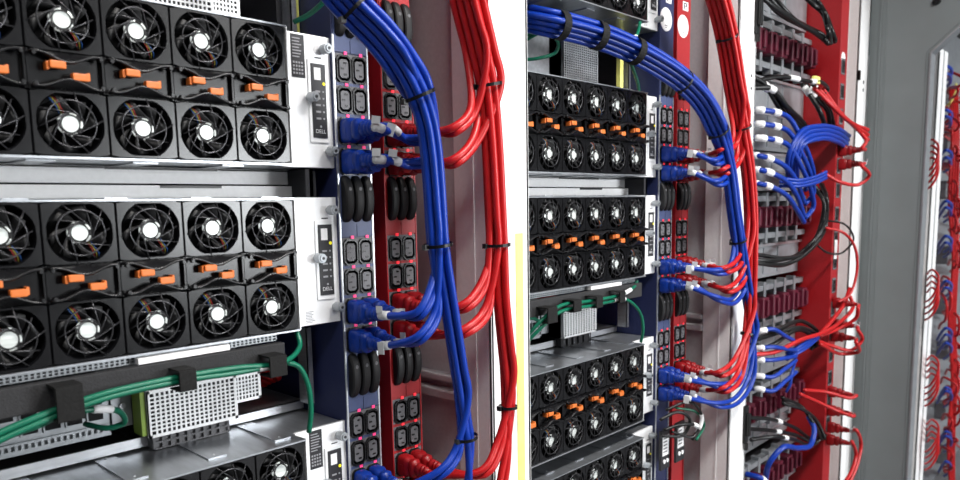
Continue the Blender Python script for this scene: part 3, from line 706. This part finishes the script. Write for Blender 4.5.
# shelves with maroon connectors and steel drawers between
def far_shelf(zc, label, tilt=0, ncon=5):
    t = thing('power_shelf', (T-.15, .03, zc-.06), label, 'power shelf', 'shelves of maroon connectors')
    b = MB(); b.box(T-.43, T+.172, .05, .5, zc-.052, zc+.052); b.build('body', M['panel'], t)
    b = MB(); b.box(T-.43, T+.176, .028, .05, zc+.045, zc+.060); b.box(T-.43, T+.176, .028, .05, zc-.062, zc-.046)
    for k in range(8): b.box(T-.43+k*.0755-.008, T-.43+k*.0755+.008, .026, .05, zc-.075, zc+.070)
    b.build('bracket', M['dimsteel'], t)
    for k in range(7):
        x = T-.318+k*.0755
        b = MB(); b.box(x-.022, x+.020, .004, .05, zc-.030, zc+.030, bev=.005); b.box(x+.0205, x+.024, .010, .05, zc-.024, zc+.024); b.box(x-.008, x+.008, -.004, .004, zc-.023, zc+.023, bev=.003); b.build('connector', M['maroon'], t)
    return t
def drawer(z0, z1, label, y=.045):
    t = thing('steel_case', (T-.15, y, z0), label, 'case', 'steel cases of the far rack')
    b = MB(); b.box(T-.43, T+.172, y, .6, z0, z1, bev=.001)
    for k in range(5): b.box(T-.42+k*.105, T-.34+k*.105, y-.003, y, z0+.012, z1-.012)
    for k in range(6): b.box(T-.425+k*.1, T-.41+k*.1, y, .4, z1, z1+.004)
    b.build('front', M['dimsteel'], t)
    b = MB(); b.box(T-.43, T+.174, y-.010, y-.003, z1-.006, z1+.001); b.box(T-.43, T+.174, y-.008, y-.002, (z0+z1)/2-.002, (z0+z1)/2+.002); b.build('lip', M['steel'], t)
zs = [at(790, v, y=0).z for v in (48, 216, 302, 396, 466)]
names = ['topmost', 'second', 'third', 'fourth', 'lowest']
for z, n_ in zip(zs, names): far_shelf(z, 'shelf with a row of maroon connectors, %s of those in the far rack' % n_)
drawer(zs[0]+.085, zs[0]+.30, 'steel case above the topmost maroon connectors of the far rack')
drawer(zs[1]+.19, zs[0]-.085, 'steel case just below the topmost maroon connectors of the far rack')
drawer(zs[1]+.075, zs[1]+.18, 'steel case behind the labelled blue cords of the far rack', .03)
drawer(zs[2]+.080, zs[1]-.080, 'steel case under the second row of maroon connectors')
drawer(zs[3]+.080, zs[2]-.080, 'steel case under the third row of maroon connectors')
drawer(zs[4]+.080, zs[3]-.080, 'steel case under the fourth row of maroon connectors', .06)
def far_cable(pts, m, label, r=.006, boots=(), group=None):
    if m is M['blackcable']: pts = [(u+random.uniform(-2.2, 2.2), v+random.uniform(-2.2, 2.2), y+random.uniform(-.012, .012)) for u, v, y in pts]
    return cable(px(pts), m, label, r=r, boots=boots, name='power_cable', group=group)
Bc, Rc = M['blue'], M['red']
# black cords
for k in range(4):
    far_cable([(752+5*k, -12, -.02), (775+4*k, 8+2*k, -.04), (800+3*k, 24+k*2, -.05), (818+3*k, 34+2*k, -.06), (828, 42+k, -.07)], K, 'black cord slanting over the steel case at the top of the far rack', group='black cords at the top of the far rack')
for k in range(3):
    far_cable([(795+5*k, -14, -.02), (812+4*k, 4, -.05), (824+2*k, 16, -.07), (828+k, 30, -.08), (832+k, 42, -.08)], K, 'black cord hanging beside the red strip at the top right of the far rack', r=.0065, group='black cords by the far red strip')
for k in range(3):
    far_cable([(752, 76+k*5, -.03), (765+4*k, 86+2*k, -.04), (780+4*k, 106, -.05), (795+4*k, 124, -.05), (806+3*k, 136, -.04)], K, 'black cord with white sleeve running down behind the blue cords', r=.007, boots=((.16, .22),), group='black cords behind the far blue cords')
for k in range(3):
    far_cable([(800+6*k, 84, -.03), (812+5*k, 98, -.05), (822+4*k, 112, -.06), (828+3*k, 128, -.05)], K, 'black cord with white sleeve below the yellow tag of the far rack', r=.007, boots=((.08, .20),), group='black cords below the yellow tag')
far_cable([(752, 80, -.03), (780, 78, -.05), (808, 80, -.06), (822, 82, -.06), (829, 92, -.06), (818, 96, -.05)], K, 'black cord with white boots curving under the topmost maroon connectors', boots=((.30, .38), (.52, .56)), r=.0055)
for k in range(4):
    far_cable([(812+4*k, 186, -.02), (822+2*k, 200, -.06), (818+2*k, 228, -.06), (805, 250+2*k, -.05), (785, 258+3*k, -.05), (762, 256+3*k, -.04), (746, 254+3*k, -.02)], K, 'black cord sweeping round in front of the steel case halfway down the far rack', r=.006, group='black cords halfway down the far rack')
for k in range(3):
    far_cable([(752+3*k, 332+8*k, -.03), (775, 330+6*k, -.05), (800, 322+5*k, -.06), (818, 336+4*k, -.06), (812, 350, -.04)], K, 'black cord bundled under the third maroon row of the far rack', r=.006, group='black cords under the third maroon row')
for k in range(3):
    far_cable([(750, 418+10*k, -.02), (772, 420+9*k, -.04), (795, 428+6*k, -.05), (812, 438+3*k, -.06), (824, 434, -.07)], K, 'black cord with white sleeve crossing the lowest steel case', r=.0055, boots=((.3, .36),), group='black cords across the lowest drawer')
for k in range(3):
    far_cable([(784, 396+3*k, -.03), (803, 408+2*k, -.05), (815+2*k, 422, -.07), (824, 440, -.075)], K, 'black cord hanging down to the far red strip near the bottom', r=.0055, group='black cords down to the far strip')
b = MB(); q = at(816, 80, y=-.07); b.box(q.x-.018, q.x+.018, q.y-.006, q.y+.006, q.z-.010, q.z+.010, bev=.003); tag(b.build('yellow_tag', M['yellow']), 'yellow tag clipped on the black cord of the far rack', 'tag')
# blue cords with white labels
def blue_far(pts, lab, r=.0068, boots=((.10, .155), (.21, .27)), group=None): return far_cable(pts, Bc, lab, r, boots, group)
L1 = [('topmost', 110, 150), ('second', 124, 165), ('third', 138, 175)]
for n_, v, ve in L1:
    blue_far([(746, v, .02), (760, v, -.03), (775, v+2, -.05), (789, v+8, -.06), (801, v+28, -.07), (811, v+52, -.07), (813, v+70, -.06), (805, v+80, -.05)], '%s blue cord with two white labels in the upper group of the far rack' % n_)
L2 = [('topmost', 156), ('second', 170), ('third', 184)]
for n_, v in L2:
    blue_far([(746, v, .02), (760, v, -.03), (774, v+4, -.05), (787, v+12, -.06), (797, v+26, -.06), (804, min(222, v+46), -.05)], '%s blue cord with two white labels in the lower group of the far rack' % n_)
for k in range(4):
    far_cable([(788+3*k, 178+2*k, -.02), (789+3*k, 154+2*k, -.06), (800+k, 133+4*k, -.075), (820, 126+4.2*k, -.08-.004*k), (838, 129+4.4*k, -.08), (849-k, 136+4*k, -.06)], Bc, 'blue cord arching over to the right in a tied group of the far rack', r=.0068, group='blue cords arching right in the far rack')
for k in range(3):
    far_cable([(780, 178+4*k, -.04), (800, 180+3*k, -.07), (815, 177+3*k, -.08), (826, 172+3*k, -.08)], Bc, 'blue cord lying level under the arching blue cords of the far rack', r=.005, group='level blue cords of the far rack')
for k, (v, e) in enumerate(((331, 342), (348, 350), (360, 356), (376, 360), (389, 372))):
    far_cable([(746, v, .02), (760, v, -.04), (772, v-2+k, -.06), (786, (v+e)/2, -.07), (796, e, -.07)], Bc, 'blue cord with white label, %s of five low in the far rack' % ('first', 'second', 'third', 'fourth', 'fifth')[k], r=.006, boots=((.24, .36),))
far_cable([(796, 360, -.06), (792, 372, -.07), (790, 385, -.07), (786, 392, -.06)], Bc, 'thin blue cord hanging down from the low blue cords of the far rack', r=.004)
far_cable([(765, 480, -.03), (770, 462, -.06), (782, 448, -.08), (798, 448, -.085), (811, 444, -.085), (814, 428, -.08), (808, 416, -.06)], Bc, 'thick blue cord bending up beside the lowest maroon connectors', r=.008)
far_cable([(746, 474, .0), (760, 478, -.04), (768, 486, -.05)], Bc, 'short blue cord with white end at the bottom of the far rack', r=.008, boots=((.5, .9),))
for k in range(3):
    far_cable([(786, 360-3*k, -.05), (796, 354-3*k, -.07), (806, 348-3*k, -.08), (818, 338-2*k, -.08)], Bc, 'blue cord gathered beside the crossing red cord of the far rack', r=.005, group='blue cords gathered by the red cord')
# red cords of the far rack
far_cable([(750, 355, -.03), (775, 352, -.06), (800, 340, -.08), (822, 333, -.09), (840, 322, -.09), (853, 306, -.09), (850, 296, -.08)], Rc, 'long red cord crossing in front of the blue cords of the far rack', r=.006)
far_cable([(818, 336, -.08), (834, 318, -.09), (844, 304, -.09), (850, 288, -.09)], Rc, 'second red cord rising steeply beside the far red strip', r=.006)
for k in range(3):
    far_cable([(814+4*k, 88, -.05), (832+3*k, 106+2*k, -.08), (850+2*k, 122+2*k, -.10), (868, 130+5*k, -.11)], Rc, 'red cord slanting down to the right across the far white post', r=.006, group='red cords slanting across the far post')
def plugged(v, path, lab, flag=False):
    p = at(832, v, y=-.057)
    power_cable(T+.209, -.057, p.z, px(path), 'red', lab, r=.0055, flag=flag)
plugged(150, [(862, 148, -.15), (866, 140, -.14), (860, 132, -.12)], 'red cord plugged level with the arching blue cords of the far rack')
plugged(164, [(862, 166, -.15), (869, 176, -.15), (860, 184, -.13), (840, 182, -.10), (822, 172, -.07)], 'red cord with white band plugged into the far strip and looping back left', True)
plugged(303, [(858, 308, -.15), (856, 318, -.14), (840, 328, -.10), (820, 336, -.08)], 'red cord plugged into the far strip just below halfway')
plugged(324, [(858, 330, -.15), (862, 340, -.15), (852, 350, -.13), (832, 346, -.09), (816, 340, -.07)], 'red cord looping under the far strip plugs with an upper white band', True)
plugged(336, [(856, 342, -.15), (858, 352, -.14), (842, 354, -.10), (820, 344, -.08)], 'red cord looping just under the white banded loop of the far strip')
plugged(390, [(856, 396, -.15), (850, 398, -.14), (826, 392, -.09), (804, 390, -.06)], 'red cord plugged above the three lowest plugs of the far strip')
plugged(408, [(852, 416, -.15), (840, 412, -.12), (818, 402, -.08), (800, 394, -.06)], 'red cord slanting up left from the third lowest plug of the far strip')
plugged(424, [(856, 430, -.15), (861, 445, -.15), (857, 465, -.15), (846, 490, -.14)], 'red cord with white band hanging from the second lowest far plug', True)
plugged(436, [(852, 442, -.15), (856, 455, -.15), (852, 470, -.15), (838, 492, -.14)], 'red cord hanging from the lowest visible plug of the far strip')
far_cable([(826, 228, -.07), (842, 232, -.10), (855, 248, -.11), (857, 270, -.11), (850, 294, -.10), (838, 302, -.08)], Rc, 'red cord bowing out alone over the far white post', r=.0042)
far_cable([(826, 222, -.06), (842, 226, -.09), (852, 238, -.10), (846, 252, -.09), (828, 252, -.07), (818, 244, -.06)], K, 'thin black cord looping over the far white post', r=.003)

# ------------------------------------------------------------------ grey bulkhead with doorway, racks beyond
WX = 2.235
def wall():
    b = MB(); th = .03
    # outline in (y, z): doorway edge with a cut corner
    edge = [at(926, 520, x=WX), at(925, 240, x=WX), at(922, 54, x=WX), at(960, 19, x=WX)]
    yA = edge[1].y; zc = edge[2].z; yB, zB = edge[3].y, edge[3].z; dy_ = at(924, 240, x=WX).y - edge[2].y
    sl = (zB-zc)/(yB-edge[2].y); ya = edge[2].y+dy_*.7; yE = ya-.16; zE = zc+sl*(yE-ya)
    yE2, top = -1.35, 1.4
    polys = [[(-.05, -ZO), (-.05, top), (ya, top), (ya, -ZO)], [(ya, zc), (ya, top), (yE, top), (yE, zE)], [(yE, zE), (yE, top), (yE2, top), (yE2, zE)]]
    for pl in polys: b.loft([[Vector((WX, y, z)) for y, z in pl], [Vector((WX+th, y, z)) for y, z in pl]])
    o = b.build('wall_right', M['wallgrey']); tag(o, kind='structure')
    # folded trim round the doorway
    path = [(ya, -ZO), (ya, zc), (yE, zE), (yE2, zE)]
    b = MB()
    def rail(off, x0, x1, w):
        P = []
        for i, (y, z) in enumerate(path):
            n = [(1, 0), (.80, .42), (.40, .92), (0, 1)][i]
            P.append((y+n[0]*off, z+n[1]*off, y+n[0]*(off-w), z+n[1]*(off-w)))
        b.loft([[Vector((x0, p[0], p[1])), Vector((x0, p[2], p[3])), Vector((x1, p[2], p[3])), Vector((x1, p[0], p[1]))] for p in P])
    rail(.002, WX-.006, WX+.045, .006)
    o = b.build('trim_1', M['dimsteel']); tag(o, kind='structure')
    b = MB(); rail(.014, WX-.003, WX, .003); tag(b.build('trim_3', M['wallgrey']), kind='structure')
    b = MB(); b.box(WX-.004, WX, -.085, -.078, -ZO, 1.4); b.box(WX-.002, WX, -.10, -.096, -ZO, 1.4)
    o = b.build('trim_2', M['wallgrey']); tag(o, kind='structure')
wall()
b = MB()
q = at(937, 1, x=WX); b.cyl((WX, q.y, q.z), (-1, 0, 0), .012, .010, .012, 12)
tag(b.build('wall_hook', M['tie']), 'small dark hook on the grey bulkhead at the top edge', 'hook')
# rack seen through the doorway
D4 = at(929, 240, y=-.055).x; D5 = at(937, 240, y=-.055).x
t = thing('server_rack', (D4, -.055, -ZO), 'white rack post seen through the doorway of the grey bulkhead', 'rack')
b = MB(); b.box(D4, D5, -.055, -.048, -ZO, .62, bev=.001); b.box(D4, D4+.006, -.055, .03, -ZO, .62); b.box(D4-.05, D4-.04, -.03, .9, -ZO, .62); b.build('front_post', M['whitecoat'], t)
bx('groove', M['outlet'], t, D4+.07, D4+.082, -.0556, -.055, -ZO, .62)
bx('rear_panel', M['dimsteel'], t, D5, D5+2.2, .16, .18, -ZO, .9)
bx('side_panel', M['greycoat'], t, D5+2.2, D5+2.22, -.4, .18, -ZO, .9)
random.seed(11)
for k in range(34):
    v = 78+k*11.8+random.uniform(-3, 3); a = random.uniform(938, 952); w_ = random.uniform(8, 17); h_ = random.uniform(-10, 14)
    cable(px([(a, v, .10), (a+w_*.4, v-random.uniform(2, 8), .0), (a+w_, v+h_*.4, -.05), (a+w_*.9, v+h_+6, -.04), (a+w_*.3, v+h_+random.uniform(4, 12), .02), (a+random.uniform(0, 14), v+h_+random.uniform(10, 20), .11)]), Rc, 'red cord looping in the rack beyond the doorway', r=.0065, group='red cords beyond the doorway')
for k, v in enumerate((68, 74, 112, 117, 152, 158, 203, 208, 238, 243, 283, 288, 330, 335, 345, 388, 393, 432, 438, 462)):
    o_ = (k % 2)*1.5
    cable(px([(937+o_, v+10, .08), (941+o_, v+3, .0), (946, v-2+o_, -.05), (951-o_, v+1, -.05), (950, v+9, .0), (944, v+14, .08)]), Bc, 'blue cord looping in the rack beyond the doorway', r=.007, group='blue cords beyond the doorway')
for j in range(4):
    cable(px([(950+2.2*j, 88, .04), (952+2*j, 140, -.02), (949+2.8*j, 200, -.01), (953+1.5*j, 260, -.02), (949+2*j, 320, -.01), (952+1.5*j, 380, -.02), (948+2*j, 440, -.01), (951+j, 500, -.01)]), Rc, 'red cord hanging in a long run beyond the doorway', r=.0065, group='long red cords beyond the doorway')
cable(px([(956, 84, .04), (955, 94, .0), (950, 103, .02), (944, 107, .08)]), M['yellow'], 'yellow cord arching beyond the doorway', r=.006)
for v in (152, 282, 368, 432):
    for j in range(4):
        cable(px([(927, v-8+6*j, -.058), (933, v-12+6*j, -.10), (938, v-7+6*j, -.12), (937, v+6+6*j, -.12), (931, v+16+6*j, -.10), (925, v+20+6*j, -.07)]), Rc, 'red cord curling round the white post beyond the doorway', r=.0045, group='red cords round the post beyond the doorway')
for k, v in enumerate((95, 140, 190, 255, 305, 350, 410, 455)):
    q = at(941+(k % 2)*2, v, y=.13); bxx = MB(); bxx.box(q.x-.03, q.x+.06, .10, .158, q.z-.05, q.z+.05, bev=.004)
    tag(bxx.build('socket_box', M['outlet']), 'small dark socket box behind the cords beyond the doorway', 'box', 'socket boxes beyond the doorway')
# ------------------------------------------------------------------ room: floor, ceiling, lamps
tag(bx('floor', M['floor'], None, -4.0, 8.0, -6.0, 1.2, -ZO-.05, -ZO), kind='structure')
tag(bx('ceiling', M['ceiling'], None, -4.0, 8.0, -6.0, 1.2, 1.45, 1.5), kind='structure')
tag(bx('wall_back', M['wallgrey'], None, -3.0, 7.0, 1.2, 1.25, -ZO, 1.45), kind='structure')
M['farwall'] = mat('dark_far_wall', (.05, .05, .055), .6, noise=.1, scale=4)
tag(bx('wall_front', M['farwall'], None, -4.0, 8.0, -6.05, -6.0, -ZO, 1.45), kind='structure')
M['glare_light'] = mat('glare_pane', (.93, .97, 1.0), .3, emit=14, noise=.02)
wn = MB()
for x0, x1, z0, z1 in ((2.35, 4.85, -.50, -.44), (2.35, 4.85, .80, .86), (2.35, 2.42, -.5, .86), (4.78, 4.85, -.5, .86), (3.57, 3.63, -.5, .86)): wn.box(x0, x1, -6.0, -5.94, z0, z1)
wn = tag(wn.build('added_window_1', M['whitecoat']), kind='structure')  # unseen glowing opening, added to throw glare on the right-hand fans
bx('pane', M['glare_light'], wn, 2.42, 4.78, -5.995, -5.985, -.44, .80)
ld = bpy.data.lights.new('glare_light', 'AREA'); ld.shape = 'RECTANGLE'; ld.size = 2.3; ld.size_y = 1.2; ld.energy = 420; ld.color = (.95, .98, 1.0)  # added area light for the fan glare and frontal brightness
lo = bpy.data.objects.new('glare_light', ld); COL.objects.link(lo); lo.location = (3.6, -5.93, .18); lo.rotation_euler = (PI/2, 0, 0)
def lamp(x, y, lx, ly, power, label):
    t = thing('ceiling_light', (x, y, 1.40), label, 'lamp')
    bx('housing', M['whitecoat'], t, x-lx/2-.02, x+lx/2+.02, y-ly/2-.02, y+ly/2+.02, 1.41, 1.45)
    bx('diffuser', M['tube'], t, x-lx/2, x+lx/2, y-ly/2, y+ly/2, 1.404, 1.41)
    ld = bpy.data.lights.new('lamp', 'AREA'); ld.shape = 'RECTANGLE'; ld.size = lx; ld.size_y = ly; ld.energy = power; ld.color = (1.0, .97, .94)
    lo = bpy.data.objects.new('lamp_glow', ld); COL.objects.link(lo); lo.location = (x, y, 1.40); lo.parent = None
    return lo
for (lx_, ly_, sx_, sy_, pw, lb_) in ((-.8, -1.3, 1.2, .3, 34, 'long ceiling light over the aisle left of the nearest rack'), (.70, -1.25, .9, .3, 110, 'long ceiling light over the aisle by the middle rack'),
        (2.6, -4.0, 1.6, .4, 60, 'large added fill light far across the room to the right'), (-.6, -4.4, 1.6, .4, 60, 'large added fill light far across the room behind the viewer'), (3.6, -.9, 1.0, .3, 9, 'long ceiling light beyond the doorway')):  # both far lights are added, to reach low into the recessed gaps
    lamp(lx_, ly_, sx_, sy_, pw, lb_)

# ------------------------------------------------------------------ raise everything so that the floor is at zero
for o in list(COL.objects):
    if o.parent is None and o is not cam: o.location.z += ZO

sc = bpy.context.scene
w = bpy.data.worlds.new('world'); sc.world = w; w.use_nodes = True
w.node_tree.nodes['Background'].inputs[0].default_value = (.80, .88, 1.0, 1); w.node_tree.nodes['Background'].inputs[1].default_value = .05
sc.view_settings.view_transform = 'Standard'; sc.view_settings.look = 'None'; sc.view_settings.gamma = 1.0; sc.view_settings.exposure = -0.80
